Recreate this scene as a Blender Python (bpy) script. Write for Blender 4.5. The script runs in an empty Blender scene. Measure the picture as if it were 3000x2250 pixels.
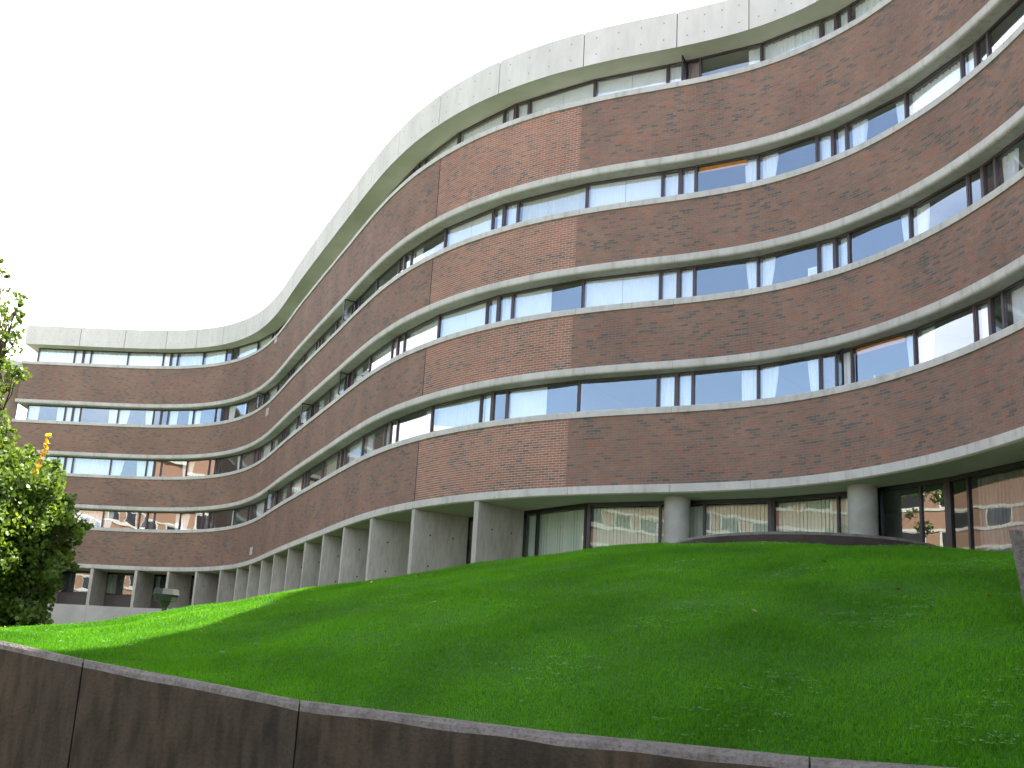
import bpy, bmesh, math, random
import numpy as np
from mathutils import Matrix, Vector
rnd = random.Random(7)
R = math.radians
SC = bpy.context.scene
COL = SC.collection

# ------------------------------------------------------------------ camera, sky, sun, exposure
cam_data = bpy.data.cameras.new('camera')
cam_data.sensor_width = 36.0
cam_data.lens = 40.02
cam_data.clip_end = 6000
cam = bpy.data.objects.new('camera', cam_data)
COL.objects.link(cam)
cam.matrix_world = Matrix.Rotation(R(90 + 14.78), 4, 'X') @ Matrix.Rotation(R(3.23), 4, 'Z')
SC.camera = cam

SUN_AZ, SUN_EL = 83.0, 54.1          # clockwise from the view direction (+Y), degrees
world = bpy.data.worlds.new('World'); SC.world = world; world.use_nodes = True
wt = world.node_tree; wt.nodes.clear()
def wn(t, **k):
    n = wt.nodes.new(t)
    for a, b in k.items(): setattr(n, a, b)
    return n
sky = wn('ShaderNodeTexSky', sky_type='NISHITA', sun_disc=False)
sky.sun_elevation = R(SUN_EL); sky.sun_rotation = R(SUN_AZ)
sky.air_density = 1.0; sky.dust_density = 2.5; sky.ozone_density = 1.0; sky.altitude = 100
tc = wn('ShaderNodeTexCoord')
mp = wn('ShaderNodeMapping'); mp.inputs['Scale'].default_value = (1.0, 1.0, 2.2); mp.inputs['Location'].default_value = (9, 25, 15)
nz = wn('ShaderNodeTexNoise'); nz.inputs['Scale'].default_value = 0.8; nz.inputs['Detail'].default_value = 7
rp = wn('ShaderNodeValToRGB'); rp.color_ramp.elements[0].position = 0.42; rp.color_ramp.elements[1].position = 0.56; rp.color_ramp.elements[0].color = (.03, .03, .03, 1)
cl = wn('ShaderNodeMixRGB'); cl.inputs['Color2'].default_value = (7.0, 7.1, 7.4, 1)
bgn = wn('ShaderNodeBackground'); bgn.inputs['Strength'].default_value = 0.12
wo = wn('ShaderNodeOutputWorld')
L = wt.links.new
L(tc.outputs['Generated'], mp.inputs['Vector']); L(mp.outputs[0], nz.inputs['Vector'])
L(nz.outputs['Fac'], rp.inputs['Fac']); L(rp.outputs['Color'], cl.inputs['Fac'])
L(sky.outputs[0], cl.inputs['Color1']); L(cl.outputs[0], bgn.inputs['Color']); L(bgn.outputs[0], wo.inputs['Surface'])

sun_data = bpy.data.lights.new('sun', 'SUN'); sun_data.energy = 5.0; sun_data.angle = R(0.53)
sun_data.color = (1.0, 0.95, 0.86)
sun = bpy.data.objects.new('sun', sun_data); COL.objects.link(sun)
sv = Vector((math.sin(R(SUN_AZ)) * math.cos(R(SUN_EL)), math.cos(R(SUN_AZ)) * math.cos(R(SUN_EL)), math.sin(R(SUN_EL))))
sun.rotation_euler = sv.to_track_quat('Z', 'Y').to_euler()
sun.location = sv * 100

SC.view_settings.view_transform = 'Standard'; SC.view_settings.look = 'None'
SC.view_settings.exposure = 2.42; SC.view_settings.gamma = 1.0
SC.view_settings.use_curve_mapping = False
SC.render.engine = 'CYCLES'
SC.cycles.max_bounces = 8; SC.cycles.transparent_max_bounces = 24

# ------------------------------------------------------------------ materials
def mat(name, color, rough=0.8, spec=0.3, var=0.0, scale=3.0, stretch=(1, 1, 1), color2=None, bump=0.0, bscale=60.0,
        fac=(0.35, 0.65), extra=None, detail=8):
    m = bpy.data.materials.new(name); m.use_nodes = True
    t = m.node_tree; b = t.nodes['Principled BSDF']
    b.inputs['Roughness'].default_value = rough
    b.inputs['Specular IOR Level'].default_value = spec
    b.inputs['Base Color'].default_value = (*color, 1)
    tcn = t.nodes.new('ShaderNodeTexCoord')
    last = None
    if color2 is not None:
        mpn = t.nodes.new('ShaderNodeMapping'); mpn.inputs['Scale'].default_value = stretch
        n = t.nodes.new('ShaderNodeTexNoise'); n.inputs['Scale'].default_value = scale; n.inputs['Detail'].default_value = detail
        n.inputs['Roughness'].default_value = 0.62
        cr = t.nodes.new('ShaderNodeValToRGB')
        cr.color_ramp.elements[0].position = fac[0]; cr.color_ramp.elements[1].position = fac[1]
        cr.color_ramp.elements[0].color = (*color, 1); cr.color_ramp.elements[1].color = (*color2, 1)
        t.links.new(tcn.outputs['Object'], mpn.inputs['Vector']); t.links.new(mpn.outputs[0], n.inputs['Vector'])
        t.links.new(n.outputs['Fac'], cr.inputs['Fac']); last = cr.outputs['Color']
        if extra is not None:       # a second, finer layer multiplied on top: (scale, stretch, dark factor, pos0, pos1)
            mp2 = t.nodes.new('ShaderNodeMapping'); mp2.inputs['Scale'].default_value = extra[1]
            n2 = t.nodes.new('ShaderNodeTexNoise'); n2.inputs['Scale'].default_value = extra[0]; n2.inputs['Detail'].default_value = 6
            c2 = t.nodes.new('ShaderNodeValToRGB'); d = extra[2]
            c2.color_ramp.elements[0].position = extra[3]; c2.color_ramp.elements[1].position = extra[4]
            c2.color_ramp.elements[0].color = (d, d, d, 1) if not isinstance(d, tuple) else (*d, 1)
            c2.color_ramp.elements[1].color = (1, 1, 1, 1)
            mx = t.nodes.new('ShaderNodeMixRGB'); mx.blend_type = 'MULTIPLY'; mx.inputs['Fac'].default_value = 1
            t.links.new(tcn.outputs['Object'], mp2.inputs['Vector']); t.links.new(mp2.outputs[0], n2.inputs['Vector'])
            t.links.new(n2.outputs['Fac'], c2.inputs['Fac'])
            t.links.new(last, mx.inputs['Color1']); t.links.new(c2.outputs['Color'], mx.inputs['Color2']); last = mx.outputs['Color']
        t.links.new(last, b.inputs['Base Color'])
    if bump > 0:
        n3 = t.nodes.new('ShaderNodeTexNoise'); n3.inputs['Scale'].default_value = bscale; n3.inputs['Detail'].default_value = 5
        bp = t.nodes.new('ShaderNodeBump'); bp.inputs['Strength'].default_value = bump; bp.inputs['Distance'].default_value = 0.02
        t.links.new(tcn.outputs['Object'], n3.inputs['Vector']); t.links.new(n3.outputs['Fac'], bp.inputs['Height'])
        t.links.new(bp.outputs[0], b.inputs['Normal'])
    return m

M = {}
M['fascia'] = mat('board marked pale concrete', (0.55, 0.515, 0.455), 0.85, 0.2, color2=(0.47, 0.44, 0.385), scale=0.8, stretch=(1, 1, .35),
                  bump=.15, bscale=40, extra=(5, (1, 1, .35), .92, .3, .6))
M['ledge'] = mat('weathered pale concrete', (0.47, 0.445, 0.395), 0.85, 0.2, color2=(0.38, 0.36, 0.315), scale=1.4, stretch=(1, 1, .6),
                 bump=.3, bscale=40, extra=(7, (1, 1, .3), (.84, .84, .79), .34, .48))
M['soffit'] = mat('soffit concrete', (0.60, 0.58, 0.47), 0.9, 0.15, color2=(0.52, 0.50, 0.40), scale=.8)
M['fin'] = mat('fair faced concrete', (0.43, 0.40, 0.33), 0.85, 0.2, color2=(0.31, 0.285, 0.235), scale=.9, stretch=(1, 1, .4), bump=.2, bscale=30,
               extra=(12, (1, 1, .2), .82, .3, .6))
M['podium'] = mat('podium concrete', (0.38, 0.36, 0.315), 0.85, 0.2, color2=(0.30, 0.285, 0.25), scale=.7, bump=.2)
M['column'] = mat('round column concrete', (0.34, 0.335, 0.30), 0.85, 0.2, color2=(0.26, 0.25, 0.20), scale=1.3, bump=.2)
M['mortar_light'] = mat('pale mortar', (0.60, 0.45, 0.34), 0.95, 0.1, color2=(0.50, 0.375, 0.285), scale=4)
M['mortar_dark'] = mat('brown mortar', (0.26, 0.19, 0.14), 0.95, 0.1, color2=(0.20, 0.148, 0.112), scale=4)
M['frame'] = mat('purple brown painted metal', (0.060, 0.038, 0.040), 0.45, 0.5, color2=(0.045, 0.030, 0.032), scale=5)
M['frame_dark'] = mat('black brown metal', (0.008, 0.006, 0.008), 0.4, 0.5)
M['spandrel'] = mat('brown spandrel', (0.085, 0.065, 0.06), 0.6, 0.4, color2=(0.07, 0.055, 0.05), scale=3)
M['curtain'] = mat('white curtain', (0.86, 0.87, 0.88), 0.9, 0.1, color2=(0.78, 0.79, 0.80), scale=8, stretch=(1, 1, .1))
M['curtain_cream'] = mat('cream curtain', (0.66, 0.64, 0.55), 0.9, 0.1, color2=(0.56, 0.545, 0.47), scale=8, stretch=(1, 1, .1))
M['curtain_grey'] = mat('brown grey curtain', (0.26, 0.22, 0.21), 0.9, 0.1, color2=(0.18, 0.15, 0.145), scale=8, stretch=(1, 1, .1))
M['blind'] = mat('white blind', (0.82, 0.82, 0.82), 0.8, 0.2, color2=(0.76, 0.76, 0.77), scale=2)
M['orange'] = mat('orange roller blind', (0.75, 0.28, 0.02), 0.7, 0.2)
M['paper'] = mat('white paper', (0.85, 0.86, 0.87), 0.7, 0.2)
M['ink'] = mat('grey ink', (0.35, 0.35, 0.37), 0.7, 0.2)
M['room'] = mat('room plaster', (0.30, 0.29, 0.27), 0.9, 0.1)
M['roof'] = mat('roof gravel', (0.25, 0.24, 0.22), 0.95, 0.1)
M['hole'] = mat('tie hole shade', (0.24, 0.23, 0.20), 0.9, 0.1)
M['dark'] = mat('dark joint', (0.03, 0.028, 0.025), 0.9, 0.1)
M['vent_light_patch'] = mat('grey painted vent', (0.52, 0.48, 0.45), 0.6, 0.3)
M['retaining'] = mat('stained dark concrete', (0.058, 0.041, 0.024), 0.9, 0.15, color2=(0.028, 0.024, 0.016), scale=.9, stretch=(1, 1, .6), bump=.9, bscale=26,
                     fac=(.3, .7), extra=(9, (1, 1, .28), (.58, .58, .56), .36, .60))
M['cap'] = mat('worn wall edge', (0.150, 0.132, 0.112), 0.9, 0.15, color2=(0.095, 0.082, 0.068), scale=5, bump=.9, bscale=50, extra=(30, (1, 1, 1), .68, .35, .52))
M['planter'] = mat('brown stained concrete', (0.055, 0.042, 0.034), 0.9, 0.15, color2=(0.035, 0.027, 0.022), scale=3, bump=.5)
M['ramp'] = mat('grey ramp concrete', (0.19, 0.19, 0.18), 0.9, 0.15, color2=(0.16, 0.16, 0.155), scale=1.5, bump=.1)
M['soil'] = mat('lawn soil', (0.028, 0.088, 0.006), 0.95, 0.1, color2=(0.022, 0.066, 0.006), scale=2)
M['path'] = mat('path concrete', (0.25, 0.245, 0.23), 0.9, 0.15, color2=(0.19, 0.185, 0.175), scale=1.5)
M['bark'] = mat('bark', (0.10, 0.07, 0.05), 0.95, 0.1, color2=(0.05, 0.035, 0.025), scale=10, stretch=(1, 1, .2), bump=.6)
M['lamp'] = mat('shaded grey green lamp metal', (0.030, 0.032, 0.028), 0.5, 0.3, color2=(0.022, 0.024, 0.02), scale=4)  # the shade the lamp stands in is put into its dark colour
M['pole'] = mat('dark bronze metal', (0.03, 0.028, 0.026), 0.5, 0.4)
M['yellow'] = mat('yellow notice', (0.65, 0.42, 0.03), 0.6, 0.3)
M['blue'] = mat('blue plastic', (0.04, 0.20, 0.42), 0.5, 0.4)
M['sunbrick'] = mat('far brick wall', (0.34, 0.20, 0.135), 0.9, 0.1, color2=(0.28, 0.16, 0.11), scale=6, stretch=(1, 1, 3))
M['far_concrete'] = mat('far concrete', (0.55, 0.52, 0.45), 0.9, 0.1)

def glass(name, tint, ior, rough=0.0, wave=.0):
    m = bpy.data.materials.new(name); m.use_nodes = True; t = m.node_tree; t.nodes.clear()
    o = t.nodes.new('ShaderNodeOutputMaterial'); mx = t.nodes.new('ShaderNodeMixShader')
    f = t.nodes.new('ShaderNodeFresnel')
    gb = t.nodes.new('ShaderNodeNewGeometry'); im = t.nodes.new('ShaderNodeMix')      # same reflectance from either side of the thin pane
    im.inputs['A'].default_value = ior; im.inputs['B'].default_value = 1 / ior
    t.links.new(gb.outputs['Backfacing'], im.inputs['Factor']); t.links.new(im.outputs['Result'], f.inputs['IOR'])
    tr = t.nodes.new('ShaderNodeBsdfTransparent'); tr.inputs['Color'].default_value = (*tint, 1)
    gl = t.nodes.new('ShaderNodeBsdfGlossy'); gl.inputs['Roughness'].default_value = rough
    gl.inputs['Color'].default_value = (.92, .95, 1, 1)
    if wave > 0:
        tcn = t.nodes.new('ShaderNodeTexCoord'); n = t.nodes.new('ShaderNodeTexNoise'); n.inputs['Scale'].default_value = 1.3; n.inputs['Detail'].default_value = 1
        bp = t.nodes.new('ShaderNodeBump'); bp.inputs['Strength'].default_value = wave; bp.inputs['Distance'].default_value = .05
        t.links.new(tcn.outputs['Object'], n.inputs['Vector']); t.links.new(n.outputs['Fac'], bp.inputs['Height']); t.links.new(bp.outputs[0], gl.inputs['Normal'])
    t.links.new(f.outputs[0], mx.inputs[0]); t.links.new(tr.outputs[0], mx.inputs[1]); t.links.new(gl.outputs[0], mx.inputs[2])
    t.links.new(mx.outputs[0], o.inputs['Surface'])
    return m
M['glass'] = glass('window glass', (.95, .97, .97), 2.15, wave=.03)
M['glass_ground'] = glass('ground floor glass', (.90, .94, .92), 1.42, wave=.03)
M['glass_door'] = glass('entrance glass', (.80, .84, .82), 2.0, wave=.03)

def brick_material(name, light, use_attr):
    m = bpy.data.materials.new(name); m.use_nodes = True; t = m.node_tree; b = t.nodes['Principled BSDF']
    b.inputs['Roughness'].default_value = .85; b.inputs['Specular IOR Level'].default_value = .2
    if use_attr:
        a = t.nodes.new('ShaderNodeAttribute'); a.attribute_name = 'tone'; src = a.outputs['Fac']
        a2 = t.nodes.new('ShaderNodeAttribute'); a2.attribute_name = 'zone'; zone = a2.outputs['Fac']
    else:
        a = t.nodes.new('ShaderNodeObjectInfo'); src = a.outputs['Random']; zone = None
    def ramp(cols):
        cr = t.nodes.new('ShaderNodeValToRGB'); e = cr.color_ramp.elements
        e[0].position, e[0].color = cols[0][0], (*cols[0][1], 1)
        e[1].position, e[1].color = cols[-1][0], (*cols[-1][1], 1)
        for p, c in cols[1:-1]:
            x = e.new(p); x.color = (*c, 1)
        cr.color_ramp.interpolation = 'LINEAR'
        t.links.new(src, cr.inputs['Fac']); return cr.outputs['Color']
    dark = [(0, (.108, .095, .083)), (.10, (.132, .106, .088)), (.15, (.175, .119, .092)), (.5, (.198, .126, .095)), (.8, (.228, .136, .098)), (1, (.245, .112, .076))]
    pale = [(0, (.115, .098, .086)), (.10, (.16, .112, .090)), (.15, (.205, .116, .088)), (.5, (.238, .129, .094)), (.8, (.270, .145, .102)), (1, (.275, .116, .078))]
    c1 = ramp(dark)
    if zone is not None:
        c2 = ramp(pale); mx = t.nodes.new('ShaderNodeMixRGB'); t.links.new(zone, mx.inputs['Fac']); t.links.new(c1, mx.inputs['Color1']); t.links.new(c2, mx.inputs['Color2']); c1 = mx.outputs['Color']
    tcn = t.nodes.new('ShaderNodeTexCoord'); n = t.nodes.new('ShaderNodeTexNoise'); n.inputs['Scale'].default_value = .55; n.inputs['Detail'].default_value = 5
    geo = t.nodes.new('ShaderNodeNewGeometry')
    c2n = t.nodes.new('ShaderNodeValToRGB'); c2n.color_ramp.elements[0].position = .3; c2n.color_ramp.elements[1].position = .7
    c2n.color_ramp.elements[0].color = (.80, .80, .82, 1); c2n.color_ramp.elements[1].color = (1.12, 1.08, 1.05, 1)
    t.links.new(geo.outputs['Position'], n.inputs['Vector']); t.links.new(n.outputs['Fac'], c2n.inputs['Fac'])
    mm = t.nodes.new('ShaderNodeMixRGB'); mm.blend_type = 'MULTIPLY'; mm.inputs['Fac'].default_value = 1
    t.links.new(c1, mm.inputs['Color1']); t.links.new(c2n.outputs['Color'], mm.inputs['Color2'])
    n4 = t.nodes.new('ShaderNodeTexNoise'); n4.inputs['Scale'].default_value = 45; n4.inputs['Detail'].default_value = 4
    c4 = t.nodes.new('ShaderNodeValToRGB'); c4.color_ramp.elements[0].position = .3; c4.color_ramp.elements[1].position = .7
    c4.color_ramp.elements[0].color = (.75, .75, .75, 1); c4.color_ramp.elements[1].color = (1.2, 1.2, 1.2, 1)
    t.links.new(geo.outputs['Position'], n4.inputs['Vector']); t.links.new(n4.outputs['Fac'], c4.inputs['Fac'])
    m5 = t.nodes.new('ShaderNodeMixRGB'); m5.blend_type = 'MULTIPLY'; m5.inputs['Fac'].default_value = 1
    t.links.new(mm.outputs['Color'], m5.inputs['Color1']); t.links.new(c4.outputs['Color'], m5.inputs['Color2'])
    t.links.new(m5.outputs['Color'], b.inputs['Base Color'])
    return m
M['bricks'] = brick_material('brickwork', 0, True)
M['brick'] = brick_material('single brick', 0, False)

def leaf_mat(name, c1, c2, trans=0.45, tint=(1.9, 1.7, .7), spec=.4):
    m = bpy.data.materials.new(name); m.use_nodes = True; t = m.node_tree; t.nodes.clear()
    o = t.nodes.new('ShaderNodeOutputMaterial')
    g = t.nodes.new('ShaderNodeNewGeometry'); cr = t.nodes.new('ShaderNodeValToRGB')
    cr.color_ramp.elements[0].color = (*c1, 1); cr.color_ramp.elements[1].color = (*c2, 1)
    t.links.new(g.outputs['Random Per Island'], cr.inputs['Fac'])
    n = t.nodes.new('ShaderNodeTexNoise'); n.inputs['Scale'].default_value = .8; n.inputs['Detail'].default_value = 6
    c2n = t.nodes.new('ShaderNodeValToRGB'); c2n.color_ramp.elements[0].position = .35; c2n.color_ramp.elements[1].position = .65
    c2n.color_ramp.elements[0].color = (.72, .72, .74, 1); c2n.color_ramp.elements[1].color = (1.25, 1.15, 1.1, 1)
    t.links.new(g.outputs['Position'], n.inputs['Vector']); t.links.new(n.outputs['Fac'], c2n.inputs['Fac'])
    mm = t.nodes.new('ShaderNodeMixRGB'); mm.blend_type = 'MULTIPLY'; mm.inputs['Fac'].default_value = 1
    t.links.new(cr.outputs['Color'], mm.inputs['Color1']); t.links.new(c2n.outputs['Color'], mm.inputs['Color2'])
    d = t.nodes.new('ShaderNodeBsdfPrincipled'); d.inputs['Roughness'].default_value = .45; d.inputs['Specular IOR Level'].default_value = spec
    tl = t.nodes.new('ShaderNodeBsdfTranslucent'); mx = t.nodes.new('ShaderNodeMixShader'); mx.inputs[0].default_value = trans
    t.links.new(mm.outputs['Color'], d.inputs['Base Color'])
    br = t.nodes.new('ShaderNodeMixRGB'); br.blend_type = 'MULTIPLY'; br.inputs['Fac'].default_value = 1; br.inputs['Color2'].default_value = (*tint, 1)
    t.links.new(mm.outputs['Color'], br.inputs['Color1']); t.links.new(br.outputs['Color'], tl.inputs['Color'])
    t.links.new(d.outputs[0], mx.inputs[1]); t.links.new(tl.outputs[0], mx.inputs[2]); t.links.new(mx.outputs[0], o.inputs['Surface'])
    return m
M['leaf'] = leaf_mat('green leaf', (.050, .100, .014), (.110, .175, .030))
M['autumn'] = leaf_mat('autumn leaf', (.42, .34, .04), (.50, .20, .05))
M['grass'] = leaf_mat('grass blade', (.023, .122, .004), (.044, .174, .007), .5, (3.4, 2.2, .8), .15)
M['clover'] = leaf_mat('clover leaf', (.06, .17, .05), (.11, .22, .09), .3)

# ------------------------------------------------------------------ object helpers
def tag(o, label=None, cat=None, group=None, kind=None):
    if label: o['label'] = label
    if cat: o['category'] = cat
    if group: o['group'] = group
    if kind: o['kind'] = kind
    return o
def empty(name, loc=(0, 0, 0), rz=0.0, parent=None):
    o = bpy.data.objects.new(name, None); COL.objects.link(o); o.location = loc; o.rotation_euler = (0, 0, rz)
    o.empty_display_size = .2
    if parent: o.parent = parent
    return o
def link(name, me, parent=None, smooth=False):
    o = bpy.data.objects.new(name, me); COL.objects.link(o)
    if parent: o.parent = parent
    if smooth:
        me.polygons.foreach_set('use_smooth', [True] * len(me.polygons))
    return o
def mesh(name, verts, faces, material, parent=None, smooth=False):
    me = bpy.data.meshes.new(name); me.from_pydata([tuple(map(float, v)) for v in verts], [], faces)
    mats = material if isinstance(material, (list, tuple)) else [material]
    for m_ in mats: me.materials.append(m_)
    me.update()
    return link(name, me, parent, smooth)
class MB:
    """collects shapes; build() makes ONE mesh object"""
    def __init__(s): s.v = []; s.f = []; s.mi = []
    def add(s, vs, fs, mi=0):
        b = len(s.v); s.v += [tuple(v) for v in vs]; s.f += [tuple(b + i for i in f) for f in fs]; s.mi += [mi] * len(fs)
    def box(s, x0, x1, y0, y1, z0, z1, T=None, mi=0):
        vs = [(x, y, z) for z in (z0, z1) for x, y in ((x0, y0), (x1, y0), (x1, y1), (x0, y1))]
        if T: vs = [T(*v) for v in vs]
        s.add(vs, [(0, 3, 2, 1), (4, 5, 6, 7), (0, 1, 5, 4), (1, 2, 6, 5), (2, 3, 7, 6), (3, 0, 4, 7)], mi)
    def cyl(s, x, y, z0, z1, r0, r1=None, n=20, mi=0, cx=0, cy=0):
        r1 = r0 if r1 is None else r1
        vs = [(x + r0 * math.cos(2 * math.pi * i / n), y + r0 * math.sin(2 * math.pi * i / n), z0) for i in range(n)] + \
             [(x + cx + r1 * math.cos(2 * math.pi * i / n), y + cy + r1 * math.sin(2 * math.pi * i / n), z1) for i in range(n)]
        s.add(vs, [(i, (i + 1) % n, n + (i + 1) % n, n + i) for i in range(n)] + [tuple(range(n - 1, -1, -1)), tuple(range(n, 2 * n))], mi)
    def build(s, name, material, parent=None, smooth=False):
        o = mesh(name, s.v, s.f, material, parent, smooth)
        if any(s.mi): o.data.polygons.foreach_set('material_index', s.mi)
        return o

# ------------------------------------------------------------------ the serpentine plan line
PL = [(-27.62, 62.25), (-26.74, 62.21), (-25.88, 62.16), (-25.03, 62.13), (-24.19, 62.09), (-23.36, 62.05), (-22.55, 62.01), (-21.74, 61.96), (-20.96, 61.89), (-20.18, 61.80), (-19.43, 61.67), (-18.70, 61.50), (-17.98, 61.27), (-17.30, 60.99), (-16.64, 60.65), (-16.01, 60.24), (-15.42, 59.77), (-14.86, 59.24), (-14.33, 58.65), (-13.85, 58.02), (-13.39, 57.36), (-12.98, 56.66), (-12.59, 55.94), (-12.23, 55.20), (-11.89, 54.46), (-11.56, 53.71), (-11.26, 52.96), (-10.96, 52.21), (-10.67, 51.46), (-10.38, 50.71), (-10.10, 49.97), (-9.81, 49.23), (-9.52, 48.49), (-9.22, 47.75), (-8.92, 47.01), (-8.62, 46.27), (-8.32, 45.54), (-8.02, 44.80), (-7.71, 44.06), (-7.41, 43.33), (-7.11, 42.59), (-6.80, 41.85), (-6.50, 41.12), (-6.20, 40.38), (-5.90, 39.64), (-5.59, 38.90), (-5.28, 38.16), (-4.96, 37.43), (-4.63, 36.69), (-4.28, 35.97), (-3.91, 35.25), (-3.52, 34.54), (-3.09, 33.85), (-2.64, 33.18), (-2.16, 32.53), (-1.64, 31.90), (-1.09, 31.31), (-0.50, 30.75), (0.12, 30.23), (0.77, 29.74), (1.45, 29.31), (2.13, 28.91), (2.83, 28.54), (3.53, 28.20), (4.22, 27.86), (4.88, 27.50), (5.52, 27.11), (6.12, 26.66), (6.67, 26.16), (7.17, 25.60), (7.63, 24.97), (8.03, 24.30), (8.38, 23.57), (8.68, 22.81), (8.93, 22.03), (9.13, 21.21), (9.29, 20.38), (9.40, 19.54), (9.46, 18.68)]
PP = [Vector((x, y)) for x, y in PL]
h = math.atan2(PP[-1].y - PP[-2].y, PP[-1].x - PP[-2].x)
for i in range(38):  # unseen end of the hall, its curve made up to cast the lawn shadow
    h += (-0.068 if i < 9 else (0.06 if i < 20 else 0.0)) * .8
    PP.append(PP[-1] + Vector((math.cos(h), math.sin(h))) * .8)
PXY = np.array([(p.x, p.y) for p in PP]); PS = np.arange(len(PP)) * .8
SMAX = 88.0
def cat(s):
    """smooth position and inward unit normal (away from the lawn side) at parameter s"""
    i = int(min(max(s / .8, 1), len(PP) - 3.001)); u = s / .8 - i
    a, b, c, d = PXY[i - 1], PXY[i], PXY[i + 1], PXY[i + 2]
    p = b + .5 * u * (c - a + u * (2 * a - 5 * b + 4 * c - d + u * (3 * (b - c) + d - a)))
    t = .5 * (c - a + 2 * u * (2 * a - 5 * b + 4 * c - d) + 3 * u * u * (3 * (b - c) + d - a))
    t = t / np.hypot(*t)
    return p, t, np.array([-t[1], t[0]])
def pt(s, off, z):
    if s < 0:
        p, t, n = cat(0.0); p = p + t * s
    else:
        p, t, n = cat(s)
    q = p + n * off
    return (q[0], q[1], z)
GRID = [0.0, 2.9, 5.41, 7.95, 10.05, 12.2, 14.6, 16.9, 19.3, 22.2, 25.2, 28.1, 31.0, 33.85, 36.66, 39.5, 42.4, 45.25, 48.2, 51.03, 53.25, 55.45, 57.65, 59.85, 62.05]
while GRID[-1] < SMAX - 2.3: GRID.append(GRID[-1] + 2.2)
SEND = GRID[-1]
ZT = [16.0, 12.63, 9.73, 6.85]       # brick tops
ZB = [13.96, 11.10, 8.22, 5.03]      # brick bottoms
LIP = .22; SILL = .17
ROOF_B, ROOF_T = 17.12, 18.22
GD = .38                             # glass recess

def extrude(s0, s1, prof, material, name, parent, step=.4, smooth=False):
    n = max(1, int(math.ceil((s1 - s0) / step))); k = len(prof); vs = []; fs = []
    for i in range(n + 1):
        s = s0 + (s1 - s0) * i / n
        vs += [pt(s, o, z) for o, z in prof]
    for i in range(n):
        for j in range(k):
            a = i * k + j; b = i * k + (j + 1) % k
            fs.append((a, a + k, b + k, b))
    fs.append(tuple(range(k))); fs.append(tuple(range(n * k + k - 1, n * k - 1, -1)))
    return mesh(name, vs, fs, material, parent)

hall = empty('residence_hall', pt(0, 0, 2.2))
tag(hall, 'long serpentine brick residence hall with ribbon windows and pale concrete bands winding behind the lawn', 'building')
hall.location = (0, 0, 0)

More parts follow.
